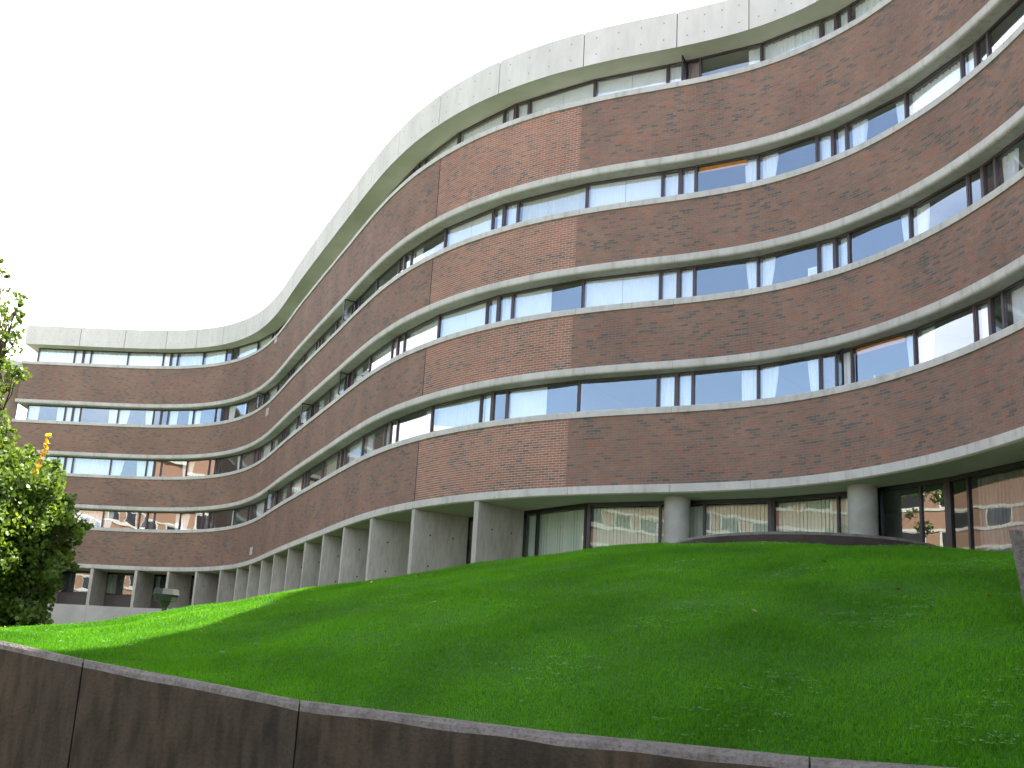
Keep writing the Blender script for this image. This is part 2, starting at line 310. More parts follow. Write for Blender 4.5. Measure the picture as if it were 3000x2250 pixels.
# brick bands: mortar backing, bricks as geometry
BL, BH, JT = .203, .0677, .012
all_v = []; all_tone = []; all_zone = []
singles = []
camv = np.array(cam.matrix_world.inverted())
def project(p):
    q = camv @ np.array([p[0], p[1], p[2], 1.0])
    return (q[0] / -q[2] * 1138.3 + 512, 384 - q[1] / -q[2] * 1138.3, -q[2])
bands = []
for k in range(4):
    seg = []
    for a, b, nm in ((0.0, 42.36, 'mortar_dark'), (42.36, 48.104, 'mortar_light'), (48.104, SEND, 'mortar_dark')):
        w = extrude(a, b, [(.0, ZB[k]), (.0, ZT[k]), (.30, ZT[k]), (.30, ZB[k])], M[nm], 'brick_wall', hall)
        seg.append(w)
    bands.append(seg)
    nc = int(round((ZT[k] - ZB[k]) / BH)); ch = (ZT[k] - ZB[k]) / nc
    cand = []
    for c in range(nc):
        z0 = ZB[k] + c * ch + JT / 2; z1 = z0 + ch - JT
        for (a, b) in ((0.0, 42.345), (42.375, 48.115), (48.112, SEND)):
            nb = int(round((b - a) / (BL + JT))); bw = (b - a) / nb
            sh = (c % 2) * .5
            for i in range(-1, nb + 1):
                u0 = a + (i + sh) * bw; u1 = u0 + bw - JT
                u0 = max(u0, a); u1 = min(u1, b)
                if u1 - u0 < .03: continue
                cand.append((u0, u1, z0, z1))
    arr = np.array(cand)
    # positions through a dense lookup
    ds = .05; sg = np.arange(0, SEND + ds, ds)
    tab = np.array([np.r_[cat(s)[0], cat(s)[2]] for s in sg]) if k == 0 else tab
    def look(s):
        return np.stack([np.interp(s, sg, tab[:, i]) for i in range(4)], 1)
    A = look(arr[:, 0]); Bp = look(arr[:, 1])
    rs = np.random.RandomState(11 + k)
    proud = -.0035 - .002 * rs.rand(len(arr))
    vs = np.zeros((len(arr), 8, 3))
    for j, (T, o) in enumerate(((A, 1), (Bp, 1), (Bp, 0), (A, 0))):     # front two, back two
        off = proud if o else np.full(len(arr), .004)
        for zi, zc in enumerate((2, 3)):
            vs[:, j + 4 * zi, 0] = T[:, 0] + T[:, 2] * off
            vs[:, j + 4 * zi, 1] = T[:, 1] + T[:, 3] * off
            vs[:, j + 4 * zi, 2] = arr[:, zc]
    tone = rs.rand(len(arr))
    # dark bricks come in loose clusters
    mid = (arr[:, 0] + arr[:, 1]) / 2; zc_ = (arr[:, 2] + arr[:, 3]) / 2
    cl_ = np.sin(mid * 1.7 + k * 2 + np.sin(zc_ * 2.3) * 1.3) * np.sin(zc_ * 3.1 + np.sin(mid * .9) * 2)
    tone = np.clip(tone - np.where(cl_ > .3, .07, -.02), 0, 1)
    zone = ((mid > 42.36) & (mid < 48.12)).astype(float)
    ctr = vs[:, [0, 1, 4, 5]].mean(1)
    q = (camv @ np.c_[ctr, np.ones(len(ctr))].T).T
    px = q[:, 0] / -q[:, 2] * 1138.3 + 512; py = 384 - q[:, 1] / -q[:, 2] * 1138.3
    def pr(P):
        w = (camv @ np.c_[P, np.ones(len(P))].T).T
        return np.c_[w[:, 0] / -w[:, 2], w[:, 1] / -w[:, 2]]
    a0 = pr(vs[:, 0]); a1 = pr(vs[:, 1]); a4 = pr(vs[:, 4])
    area = abs((a1[:, 0] - a0[:, 0]) * (a4[:, 1] - a0[:, 1]) - (a1[:, 1] - a0[:, 1]) * (a4[:, 0] - a0[:, 0]))
    area[(px < 4) | (px > 1020) | (py < 4) | (py > 764) | (q[:, 2] > 0)] = 0
    bands[k].append((arr, vs, tone, zone, area))
allarea = np.concatenate([b[3][4] for b in bands])
cut = np.sort(allarea)[-300]
bf = [(0, 1, 5, 4), (1, 2, 6, 5), (3, 0, 4, 7), (4, 5, 6, 7), (0, 3, 2, 1)]
V = []; T_ = []; Zn = []
shared = {}
for k in range(4):
    arr, vs, tone, zone, area = bands[k][3]
    pick = area >= cut
    V.append(vs[~pick]); T_.append(tone[~pick]); Zn.append(zone[~pick])
    for i in np.nonzero(pick)[0]:
        w = float(np.hypot(*(vs[i, 1, :2] - vs[i, 0, :2]))); hh = float(vs[i, 4, 2] - vs[i, 0, 2])
        key = (round(w, 2), k)
        if key not in shared:
            me = bpy.data.meshes.new('brick')
            d_ = .0115
            me.from_pydata([(0, 0, 0), (w, 0, 0), (w, d_, 0), (0, d_, 0), (0, 0, hh), (w, 0, hh), (w, d_, hh), (0, d_, hh)], [], bf)
            me.materials.append(M['brick']); shared[key] = me
        par = bands[k][2] if arr[i, 0] > 48.12 else (bands[k][1] if arr[i, 0] > 42.36 else bands[k][0])
        o = link('brick', shared[key], par)
        d = vs[i, 1, :2] - vs[i, 0, :2]
        o.location = vs[i, 0]; o.rotation_euler = (0, 0, math.atan2(d[1], d[0]))
V = np.concatenate(V); T_ = np.concatenate(T_); Zn = np.concatenate(Zn)
nb = len(V)
me = bpy.data.meshes.new('brickwork')
me.vertices.add(nb * 8); me.vertices.foreach_set('co', V.reshape(-1))
idx = (np.array(bf)[None] + (np.arange(nb) * 8)[:, None, None]).reshape(-1)
me.loops.add(len(idx)); me.loops.foreach_set('vertex_index', idx.astype(np.int32))
me.polygons.add(nb * 5); me.polygons.foreach_set('loop_start', np.arange(nb * 5, dtype=np.int32) * 4)
me.polygons.foreach_set('use_smooth', [False] * (nb * 5)); me.update(calc_edges=True)
for nm, dat in (('tone', T_), ('zone', Zn)):
    at = me.attributes.new(nm, 'FLOAT', 'FACE'); at.data.foreach_set('value', np.repeat(dat, 5).astype(np.float32))
me.materials.append(M['bricks'])
tag(link('brickwork', me, hall), kind='stuff')

# roof fascia, ledges, sills, slabs
extrude(0.0, SEND, [(-.165, ROOF_B + .01), (-.165, ROOF_T - .02), (.0, ROOF_T - .02), (.0, ROOF_B + .01)], M['dark'], 'fascia_backing', hall)
dots = MB()
for i in range(len(GRID) - 1):
    a, b = GRID[i], GRID[i + 1]
    a_ = -.02 if i == 0 else a + .014
    f = extrude(a_, b - .014, [(-.20, ROOF_B), (-.20, ROOF_T), (-.17, ROOF_T + .0), (-.17, ROOF_B + 0)], M['fascia'], 'fascia_panel', hall)
    f2 = MB()
    for u in (.14, .38, .62, .86):
        for zz in (.30, .82):
            s = a + (b - a) * u; p, t, n = cat(s); z = ROOF_B + zz
            q = p - n * .2035
            c = (q[0], q[1], z); r_ = .024
            vs = [(c[0] + t[0] * r_ * math.cos(w), c[1] + t[1] * r_ * math.cos(w), z + r_ * math.sin(w)) for w in [j * math.pi / 4 for j in range(8)]]
            vs2 = [(v[0] + n[0] * .003, v[1] + n[1] * .003, v[2]) for v in vs]
            f2.add(vs + vs2, [tuple(range(8))] + [(j, j + 8, (j + 1) % 8 + 8, (j + 1) % 8) for j in range(8)])
    o = f2.build('tie_holes', M['hole'], f)
    tag(o, kind='stuff')
extrude(0.0, SEND, [(.003, ROOF_B + .02), (.003, ROOF_T - .25), (9.0, ROOF_T - .25), (9.0, ROOF_B + .02)], M['soffit'], 'roof', hall, step=.8)
extrude(0.0, SEND, [(-.164, ROOF_B + .02), (-.164, ROOF_B + .004), (.60, ROOF_B + .004), (.60, ROOF_B + .018)], M['soffit'], 'roof_soffit', hall, step=.4)
GDR = .60
for k in range(4):
    for i in range(len(GRID) - 1):
        a, b = GRID[i], GRID[i + 1]
        a0 = (-.06 if i == 0 else a + .004); b0 = b - .004
        zb = ZB[k]; zt = ZT[k]
        rec = GDR if k == 0 else GD
        if k < 3:
            extrude(a0, b0, [(-.05, zb - .003), (-.062, zb - .015), (-.062, zb - .165), (-.045, zb - .20), (.0, zb - LIP), (GD, zb - LIP), (GD, zb - .003)], M['ledge'], 'ledge', hall)
        else:
            extrude(a0, b0, [(-.06, zb - .003), (-.06, zb - .20), (-.04, zb - .22), (.1, zb - .22), (.1, zb - .003)], M['ledge'], 'ledge', hall)
        extrude(a0, b0, [(-.045, zt + .003), (-.045, zt + SILL - .02), (-.03, zt + SILL), (rec + .06, zt + SILL + .01), (rec + .06, zt + .003)], M['ledge'], 'sill', hall)
    # floor slab behind the ledge, upstand behind the brick
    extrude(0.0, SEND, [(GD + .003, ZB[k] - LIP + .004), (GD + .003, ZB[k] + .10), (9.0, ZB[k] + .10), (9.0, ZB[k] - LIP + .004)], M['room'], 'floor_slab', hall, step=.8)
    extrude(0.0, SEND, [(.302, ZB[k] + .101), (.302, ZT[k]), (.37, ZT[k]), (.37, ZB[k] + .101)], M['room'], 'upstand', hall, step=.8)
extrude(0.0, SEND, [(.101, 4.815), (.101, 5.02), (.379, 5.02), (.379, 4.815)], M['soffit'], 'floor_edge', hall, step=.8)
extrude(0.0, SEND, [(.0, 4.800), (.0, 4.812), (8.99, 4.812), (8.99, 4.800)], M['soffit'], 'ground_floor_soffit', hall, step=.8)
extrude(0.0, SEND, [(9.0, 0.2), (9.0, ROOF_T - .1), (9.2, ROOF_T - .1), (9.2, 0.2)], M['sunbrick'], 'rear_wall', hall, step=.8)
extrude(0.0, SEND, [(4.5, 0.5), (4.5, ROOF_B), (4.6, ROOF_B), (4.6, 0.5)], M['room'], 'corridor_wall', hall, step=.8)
extrude(.40, .47, [(.62, .5), (.62, ROOF_B), (8.9, ROOF_B), (8.9, .5)], M['room'], 'end_wall', hall)
for k in range(4):
    extrude(.0, .30, [(.303, ZB[k]), (.303, ZT[k]), (8.95, ZT[k]), (8.95, ZB[k])], M['sunbrick'], 'end_return', hall)
# control joint beside the pale mortar
for k in range(4):
    extrude(42.347, 42.373, [(-.008, ZB[k]), (-.008, ZT[k]), (-.001, ZT[k]), (-.001, ZB[k])], M['dark'], 'control_joint', hall)

# ------------------------------------------------------------------ windows
def chord(sa, sb, off):
    A_ = Vector(pt(sa, off, 0)); B_ = Vector(pt(sb, off, 0)); d = (B_ - A_); ln = d.length; d.normalize(); n = Vector((-d.y, d.x, 0))
    return (lambda x, y, z: (A_.x + d.x * x + n.x * y, A_.y + d.y * x + n.y * y, z)), ln
def drape(T, x0, x1, z0, z1, yoff, material, parent, amp=.022, wl=.11, taper=0.0, name='curtain', seed=0):
    """hanging cloth: a folded sheet; taper pulls one edge in towards the bottom"""
    r = random.Random(seed); n = max(4, int((x1 - x0) / .018)); rows = 5; vs = []; fs = []
    ph = r.random() * 6; w2 = wl * (1.3 + r.random())
    for j in range(rows + 1):
        v = j / rows; z = z1 + (z0 - z1) * v
        for i in range(n + 1):
            u = i / n
            xa = x0 + (max(taper, 0) * v ** 1.5) ; xb = x1 - (max(-taper, 0) * v ** 1.5)
            x = xa + (xb - xa) * u
            y = yoff + amp * math.sin(x0 + u * (x1 - x0) / wl * 6.283 + ph) + amp * .6 * math.sin(u * (x1 - x0) / w2 * 6.283 + v * 1.5)
            vs.append(T(x, y, z))
    for j in range(rows):
        for i in range(n):
            a = j * (n + 1) + i; fs.append((a, a + n + 1, a + n + 2, a + 1))
    return mesh(name, vs, fs, material, parent, smooth=True)

NG = len(GRID)
WH = [(ZT[0] + SILL, ROOF_B), (ZT[1] + SILL, ZB[0] - LIP), (ZT[2] + SILL, ZB[1] - LIP), (ZT[3] + SILL, ZB[2] - LIP)]
# what hangs behind each pane: W full curtain, B full blinds (two leaves), C cream full, H half blind left, L/R curtain at one side, X both sides,
# N nothing, G grey drape ; second letter the narrow pane: w curtain, n none, g grey ; modifiers: o orange header
FILL = [
 'Ww Ww Ww Ww Wn Wn Wn Ln Ww Nn Ww Bn Wn Xn Ww Ww Ww Bw Bw Rg Ww Ww Ww Nn'.split(),
 'Xw Rw Xn Xn Ln Xn Rn Wg Ng Xn Wn Ln Wn Rn Nn Lw Bw Cw Bw Row Lw Xw Ww Nn'.split(),
 'Ww Ww Xw Rg Lg Rn Gn Wg Xn Wn Gn Xn Wn Xn Wn Wn Bw Hw Bw Rw Lw Rw Ln Xn'.split(),
 'Ww Ww Lg Rg Lg Rg Nn Wn Gn Xn Wn Nn Cn Wn Xw Rn Cw Hn Nw Rw Xg Row Lw Xn'.split(),
]
CASE = {(0, 19): 82, (1, 7): 78, (1, 13): 80, (2, 11): 84, (2, 13): 58, (3, 9): 80, (3, 21): 28}     # (row, post index): opening angle of the casement after the post
for k in range(4):
    z0, z1 = WH[k]; z0 += .012; z1 -= .002
    off = GDR if k == 0 else GD
    for i in range(NG - 1):
        a, b = GRID[i], GRID[i + 1]
        if i == 0: a = .48
        post_right = (i % 2 == 0)
        T, ln = chord(a, b, off)
        code = FILL[k][i] if i < len(FILL[k]) else 'Wn'
        w = MB(); fw = .032; fd = .05
        nw = .455 if ln < 2.6 else .52
        xs = ln - nw if post_right else nw
        w.box(0, fw + (.02 if not post_right else 0), -fd, .05, z0, z1, T); w.box(ln - fw - (.02 if post_right else 0), ln, -fd, .05, z0, z1, T)
        w.box(fw + .021, ln - fw - .021, -fd + .006, .045, z0, z0 + .028, T); w.box(fw + .021, ln - fw - .021, -fd + .006, .045, z1 - .045, z1, T)
        w.box(xs - .026, xs + .026, -fd + .003, .047, z0 + .029, z1 - .046, T)
        win = w.build('window', M['frame'], hall)
        big = (fw, xs - .028) if post_right else (xs + .028, ln - fw)
        nar = (xs + .028, ln - fw) if post_right else (fw, xs - .028)
        g = MB(); g.box(big[0], big[1], -.006, .002, z0 + .028, z1 - .045, T); g.build('pane', M['glass'], win)
        key = (k, i)
        if key in CASE and not post_right:
            ang = R(CASE[key])
            A0 = Vector(T(nar[0], -.05, 0)); dx = Vector(T(1, 0, 0)) - Vector(T(0, 0, 0)); dn = Vector(T(0, -1, 0)) - Vector(T(0, 0, 0))
            ex = dx * math.cos(ang) + dn * math.sin(ang); ey = dx * math.sin(ang) - dn * math.cos(ang)
            TC = lambda x, y, z: (A0.x + ex.x * x + ey.x * y, A0.y + ex.y * x + ey.y * y, z)
            wd = nar[1] - nar[0]
            c = MB(); c.box(0, .035, -.02, .02, z0 + .04, z1 - .05, TC); c.box(wd - .035, wd, -.02, .02, z0 + .04, z1 - .05, TC)
            c.box(.035, wd - .035, -.018, .018, z0 + .04, z0 + .075, TC); c.box(.035, wd - .035, -.018, .018, z1 - .085, z1 - .05, TC)
            c.build('casement', M['frame_dark'], win)
            g = MB(); g.box(.036, wd - .036, -.004, .004, z0 + .075, z1 - .085, TC); g.build('pane', M['glass'], win)
        else:
            c = MB(); fo = -.035
            c.box(nar[0] + .003, nar[0] + .03, fo, .03, z0 + .03, z1 - .048, T); c.box(nar[1] - .03, nar[1] - .003, fo, .03, z0 + .03, z1 - .048, T)
            c.build('casement', M['frame'], win)
            g = MB(); g.box(nar[0] + .03, nar[1] - .03, -.006, .002, z0 + .030, z1 - .047, T); g.build('pane', M['glass'], win)
        # hangings
        main = code[0]; side = code[-1]; sd = k * 100 + i; zz0, zz1 = z0 + .02, z1 - .04
        cm = M['curtain']; W0, W1 = big; bw = W1 - W0
        if main == 'W': drape(T, W0, W1, zz0, zz1, .14, cm, win, seed=sd)
        elif main == 'C': drape(T, W0, W1, zz0, zz1, .14, M['curtain_cream'], win, amp=.008, seed=sd)
        elif main == 'G': drape(T, W0, W1, zz0, zz1, .14, M['curtain_grey'], win, seed=sd)
        elif main == 'B':
            for q0, q1 in ((W0, (W0 + W1) / 2 - .006), ((W0 + W1) / 2 + .006, W1)):
                drape(T, q0, q1, zz0, zz1, .10, M['blind'], win, amp=.003, wl=.09, name='blind', seed=sd)
        elif main == 'H': drape(T, W0, W0 + bw * .53, zz0, zz1, .10, M['blind'], win, amp=.003, wl=.09, name='blind', seed=sd)
        tp = .14 if rnd.random() < .5 else .02
        if main in 'LX': drape(T, W0, W0 + bw * (.22 + .12 * rnd.random()), zz0, zz1, .14, cm, win, taper=-tp, wl=.075, seed=sd + 7)
        if main in 'RX': drape(T, W1 - bw * (.20 + .10 * rnd.random()), W1, zz0, zz1, .14, cm, win, taper=tp * .6, wl=.075, seed=sd + 9)
        if 'o' in code:
            ob = MB(); ob.box(W0 + .02, W0 + bw * .82, .05, .075, z1 - .19, z1 - .047, T); ob.box(W0 + .02, W0 + bw * .82, .045, .05, z1 - .125, z1 - .118, T)
            tag(ob.build('roller_blind', M['orange'], win), 'orange blind rolled down a little way behind the glass')
        if side == 'w': drape(T, nar[0] + .02, nar[1] - .02, zz0, zz1, .12, cm, win, amp=.012, seed=sd + 3)
        if side == 'g': drape(T, nar[0] + .02, nar[1] - .02, zz0, zz1, .12, M['curtain_grey'], win, amp=.012, seed=sd + 3)
    # party walls between rooms at every second grid line
    for i in range(0, NG - 1, 2):
        s = GRID[i]
        if s == 0: continue
        extrude(s - .05, s + .05, [(off + .07, WH[k][0] - .15), (off + .07, WH[k][1] + .12), (4.5, WH[k][1] + .12), (4.5, WH[k][0] - .15)], M['room'], 'room_wall', hall)

# paper in the third row window, small white bottle in the fourth
T, ln = chord(GRID[20], GRID[21], GD)
z0, z1 = WH[2]
b = MB(); b.box(1.40, 1.66, .012, .016, z0 + .12, z0 + .36, T)
pn = b.build('notice', M['paper']); tag(pn, 'small white paper notice stuck in a third-storey window, ruled with faint lines', 'notice')
b = MB()
for j in range(3): b.box(1.44, 1.62, .006, .0115, z0 + .18 + j * .05, z0 + .188 + j * .05, T)
b.build('ruled_line', M['ink'], pn)
T, ln = chord(GRID[21], GRID[22], GD); z0, z1 = WH[3]
b = MB(); q = T(1.02, .09, 0); b.cyl(q[0], q[1], z0 + .0, z0 + .15, .035, .035, 12); b.cyl(q[0], q[1], z0 + .15, z0 + .19, .035, .015, 12); b.cyl(q[0], q[1], z0 + .19, z0 + .215, .017, .017, 12)
tag(b.build('bottle', M['paper']), 'small white bottle standing on the inner sill below the orange blind', 'bottle')

# grey louvres in the straight run; the upper two stand for reflected light patches
for n_, (s, z, lab) in enumerate(((18.95, 5.28, 'louvred ventilator below the two patches of painted light, just above the fins'), (19.05, 12.05, 'pale louvres standing for reflected light, just under the sill of the second window row'),
                  (19.2, 15.75, 'topmost pale louvres standing for reflected light, just under the top window row'))):
    T, ln = chord(s, s + .42, -.01)
    fr = MB(); fr.box(0, ln, -.03, .0, z, z + .03, T); fr.box(0, ln, -.03, 0, z + .33, z + .36, T); fr.box(0, .03, -.03, 0, z + .031, z + .329, T); fr.box(ln - .03, ln, -.03, 0, z + .031, z + .329, T)
    v = fr.build('vent_light_patch', M['vent_light_patch'], hall)
    for j in range(6):
        b = MB(); zz = z + .045 + j * .048
        b.box(.031, ln - .031, -.026, -.004, zz, zz + .026, T); b.build('louvre', M['vent_light_patch'], v)

# ------------------------------------------------------------------ ground floor
def goff(s):
    if s < 45.25: return 1.9
    if s < 48.2: return 1.9 + (1.15 - 1.9) * (s - 45.25) / 2.95
    return 1.15
for i in range(0, 18):
    s = GRID[i] if i else .12
    hw = .085
    base = 0.3
    o = extrude(s - hw, s + hw, [(-.03, base), (-.03, 4.797), (1.86, 4.797), (1.86, base)], M['fin'], 'fin', hall)
    d = MB(); p, t, n = cat(s + hw)
    for u in (.55, 1.35):
        for z in (2.35, 3.2, 4.1):
            q = p + n * u + t * .0015
            vs = [(q[0] + n[0] * .028 * math.cos(w), q[1] + n[1] * .028 * math.cos(w), z + .028 * math.sin(w)) for w in [j * math.pi / 4 for j in range(8)]]
            vs2 = [(v[0] - t[0] * .003, v[1] - t[1] * .003, v[2]) for v in vs]
            d.add(vs + vs2, [tuple(range(8))] + [(j, j + 8, (j + 1) % 8 + 8, (j + 1) % 8) for j in range(8)])
    tag(d.build('tie_holes', M['dark'], o), kind='stuff')
for i in range(0, 9):
    extrude(GRID[i] + (.0 if i else -.1), GRID[i + 1] - .012, [(-.05, .2), (-.05, 2.86), (1.89, 2.86), (1.89, .2)], M['podium'], 'podium_wall', hall)
for i in range(NG - 1):
    a, b = GRID[i], GRID[i + 1]
    oa, ob_ = goff(a + .001), goff(b - .001)
    A_ = Vector(pt(a, oa, 0)); B_ = Vector(pt(b, ob_, 0)); d = B_ - A_; ln = d.length; d.normalize(); n = Vector((-d.y, d.x, 0))
    T = lambda x, y, z: (A_.x + d.x * x + n.x * y, A_.y + d.y * x + n.y * y, z)
    floor = 2.87 if i < 9 else 2.2
    z1 = 4.797
    sp = floor + (.72 if i < 9 else .0)
    w = MB(); fw = .055 if i < 17 else .09
    w.box(0, fw, -.05, .05, floor, z1, T); w.box(ln - fw, ln, -.05, .05, floor, z1, T); w.box(fw, ln - fw, -.045, .045, z1 - .10, z1, T); w.box(fw, ln - fw, -.045, .045, sp, sp + .05, T)
    mid = .24 * ln if i % 2 else .76 * ln
    if i == 22: mid = .25 * ln
    if i == 21: w.box(.70 * ln - .03, .70 * ln + .03, -.044, .044, sp + .05, z1 - .10, T)
    w.box(mid - .03, mid + .03, -.047, .047, sp + .05, z1 - .10, T)
    win = w.build('ground_window', M['frame_dark'], hall)
    if i < 9:
        q = MB(); q.box(fw, ln - fw, -.02, .02, floor, sp - .002, T); q.build('spandrel', M['spandrel'], win)
    for x0, x1 in ((fw, mid - .03), (mid + .03, ln - fw)):
        g = MB(); g.box(x0, x1, -.004, .004, sp + .05, z1 - .10, T); g.build('pane', M['glass_door'] if i == 21 or i < 17 else M['glass_ground'], win)
    if i in (0, 17, 18, 19, 20, 22, 23):
        x = fw + .02 if i != 22 else mid + .1
        sl = MB()
        while x < ln - fw - .1:
            sl.box(x, x + .085, .14 + .012 * math.sin(x * 9), .145 + .012 * math.sin(x * 9), sp + .02, z1 - .12, T); x += .098
        o = sl.build('vertical_blind', M['blind'] if i == 0 else (M['curtain_grey'] if i == 22 else M['curtain_cream']), win)
    elif i < 17:
        if i % 3 != 1: drape(T, fw + .05, ln * .22, sp, z1 - .1, .12, M['curtain_cream'], win, seed=i)
for j, s in enumerate((50.98, 55.78, 60.6, 64.25, 68.65)):
    q = pt(s, .72, 0); b = MB(); b.cyl(q[0], q[1], 1.9, 4.799, .33, n=40)
    o = b.build('column', M['column'], hall, smooth=True)
    md = o.modifiers.new('edge', 'EDGE_SPLIT'); md.split_angle = R(40)
# set back brick return at the far left end
RW0 = Vector((-27.75, 62.75, 0)); RW1 = Vector((-28.65, 63.9, 0))
wing = empty('stair_tower', (-28.2, 63.3, 0)); wing.location = (0, 0, 0)
tag(wing, 'narrow brick stair tower with pale concrete edge, beyond the far left end of the hall', 'tower')
dv = (RW1 - RW0); lnv = dv.length; dv.normalize(); nv = Vector((-dv.y, dv.x, 0))
TW = lambda x, y, z: (RW0.x + dv.x * x + nv.x * y, RW0.y + dv.y * x + nv.y * y, z)
b = MB(); b.box(0, lnv, .002, 3.0, 0, 15.75, TW); b.build('wall', M['mortar_dark'], wing)
b = MB(); b.box(-.05, lnv + .02, -.03, 3.02, 15.75, 16.2, TW); b.build('coping', M['fascia'], wing)
b = MB(); b.box(lnv + .003, lnv + .55, -.04, 3.0, 0, 15.745, TW); b.build('edge_pier', M['fascia'], wing)
mb = MB()
for c in range(int(15.7 / .0677)):
    z = c * .0677
    x = -(c % 2) * .105
    while x < lnv:
        x0, x1 = max(x, 0), min(x + .203, lnv)
        if x1 - x0 > .03: mb.box(x0, x1, -.007, .003, z + .005, z + .0627, TW)
        x += .213
o = mb.build('brickwork', M['bricks'], wing); tag(o, kind='stuff')
nf = len(o.data.polygons); tn = np.repeat(np.random.RandomState(3).rand(nf // 6), 6)
at = o.data.attributes.new('tone', 'FLOAT', 'FACE'); at.data.foreach_set('value', tn.astype(np.float32))
at = o.data.attributes.new('zone', 'FLOAT', 'FACE'); at.data.foreach_set('value', np.ones(nf, dtype=np.float32))

# ------------------------------------------------------------------ lawn terrain (heights above the eye level of the camera)
AZ = [-75, -40, -30, -24, -23, -19.3, -16.5, -13.3, -9.6, -4.8, -1.2, 0.5, 4, 8, 9, 12.3, 15, 20.3, 24, 30, 60]
RWL = np.interp
def rw(a): return float(np.interp(a, [-75, -30, -23, -19.3, -9.3, 3, 15, 20, 24, 35, 60], [26, 15.5, 12.9, 11.8, 9.8, 8.3, 7.5, 7.3, 7.25, 7.5, 9]))
WTAN = ([-75, -30, -23, -19.3, -14, -9.3, 3, 15, 20, 24, 60], [.02, .018, .0120, .0009, -.0115, -.0227, -.0375, -.0450, -.0456, -.0455, -.042])
def zw(a): return rw(a) * float(np.interp(a, *WTAN))
def rc(a): return float(np.interp(a, [-75, -40, -24, -18, -13, -10, 0, 9, 24, 60], [40, 26, 19.5, 19.5, 19.5, 19.0, 18, 17, 15, 15]))
CT = ([-75, -30, -23.04, -22.35, -18.71, -16.48, -13.28, -10.54, -4.8, -1.2, .49, 3.95, 7.98, 12.27, 15.5, 20.3, 23.84, 30, 60],
      [.6, .9, 1.27, 1.36, 1.83, 2.36, 3.02, 3.76, 5.03, 5.82, 6.08, 6.66, 7.20, 7.32, 7.36, 7.32, 7.2, 7.2, 7])
def zc(a): return rc(a) * math.tan(R(float(np.interp(a, *CT)))) - .03
def zf(a): return float(np.interp(a, [-40, -24, -18, -10, 0, 9, 60], [.3, .35, .6, 1.2, 1.85, 2.15, 2.15]))
def lawn_z(a, r):
    r0, z0, r1, z1 = rw(a) + .2, zw(a) - .05, rc(a), zc(a)
    if r <= r1:
        t = max(0.0, (r - r0) / (r1 - r0)); L_ = r1 - r0
        m1 = z1 / r1 * 1.02; m0 = 2 * (z1 - z0) / L_ - m1
        h00 = 2 * t ** 3 - 3 * t ** 2 + 1; h10 = t ** 3 - 2 * t ** 2 + t; h01 = -2 * t ** 3 + 3 * t ** 2; h11 = t ** 3 - t ** 2
        z = h00 * z0 + h10 * L_ * m0 + h01 * z1 + h11 * L_ * m1
    else:
        t = min(1.0, (r - r1) / 7.0); L_ = 7.0; m1 = z1 / r1 * .6; z2 = zf(a)
        h00 = 2 * t ** 3 - 3 * t ** 2 + 1; h10 = t ** 3 - 2 * t ** 2 + t; h01 = -2 * t ** 3 + 3 * t ** 2
        z = h00 * z1 + h10 * L_ * m1 + h01 * z2
    x = r * math.sin(R(a)); y = r * math.cos(R(a))
    bumpf = min(1, max(0, (r - r0) / 2)) * (1 if r < r1 else 0.3)
    z += bumpf * (.022 * math.sin(x * 1.1 + .7 * y) + .016 * math.sin(x * 2.3 - 1.7 * y + 1) + .009 * math.sin(3.9 * x + 3.1 * y))
    return z
def pol(a, r, z): return (r * math.sin(R(a)), r * math.cos(R(a)), z)
az_list = np.r_[np.arange(-75, -26, 3.0), np.arange(-26, 27, .5), np.arange(28, 62, 3.0)]
vs = []; fs = []
NR = 64
for a in az_list:
    r0 = rw(a) + .12
    for j in range(NR):
        u = j / (NR - 1)
        r = r0 + (u ** 1.5) * (78 - r0)
        vs.append(pol(a, r, lawn_z(a, r)))
for i in range(len(az_list) - 1):
    for j in range(NR - 1):
        a = i * NR + j; fs.append((a, a + 1, a + NR + 1, a + NR))
lawn = mesh('lawn', vs, fs, M['soil'], smooth=True)
tag(lawn, 'green grass mound rising from the curved retaining wall to the hall', kind='structure')
g = mesh('ground', [(-2500, -2500, -1.75), (2500, -2500, -1.75), (2500, 2500, -1.75), (-2500, 2500, -1.75)], [(0, 1, 2, 3)], M['path'])
tag(g, 'paved ground at the foot of the retaining wall', kind='structure')

# grass blades
rs = np.random.RandomState(5)
def grass(a0, a1, r0f, r1f, n, seed, hgt, wid):
    r_ = np.random.RandomState(seed)
    a = r_.uniform(a0, a1, n)
    rw_ = np.array([rw(x) for x in np.linspace(a0, a1, 200)]); ag = np.linspace(a0, a1, 200)
    rin = np.interp(a, ag, [r0f(x) for x in ag]); rout = np.interp(a, ag, [r1f(x) for x in ag])
    r = np.sqrt(rin ** 2 + r_.rand(n) * (rout ** 2 - rin ** 2))
    return a, r
def lawn_grid():
    ag = np.linspace(-27, 27, 217); tg = np.linspace(0, 1, 120)
    Z = np.zeros((len(ag), len(tg))); 
    for i, a in enumerate(ag):
        r0 = rw(a) + .215; r1 = rc(a) + 4.5
        for j, t in enumerate(tg): Z[i, j] = lawn_z(a, r0 + (r1 - r0) * t)
    return ag, tg, Z
ag, tg, ZG = lawn_grid()
RW_ = np.array([rw(a) + .215 for a in ag]); RC_ = np.array([rc(a) + 4.5 for a in ag])
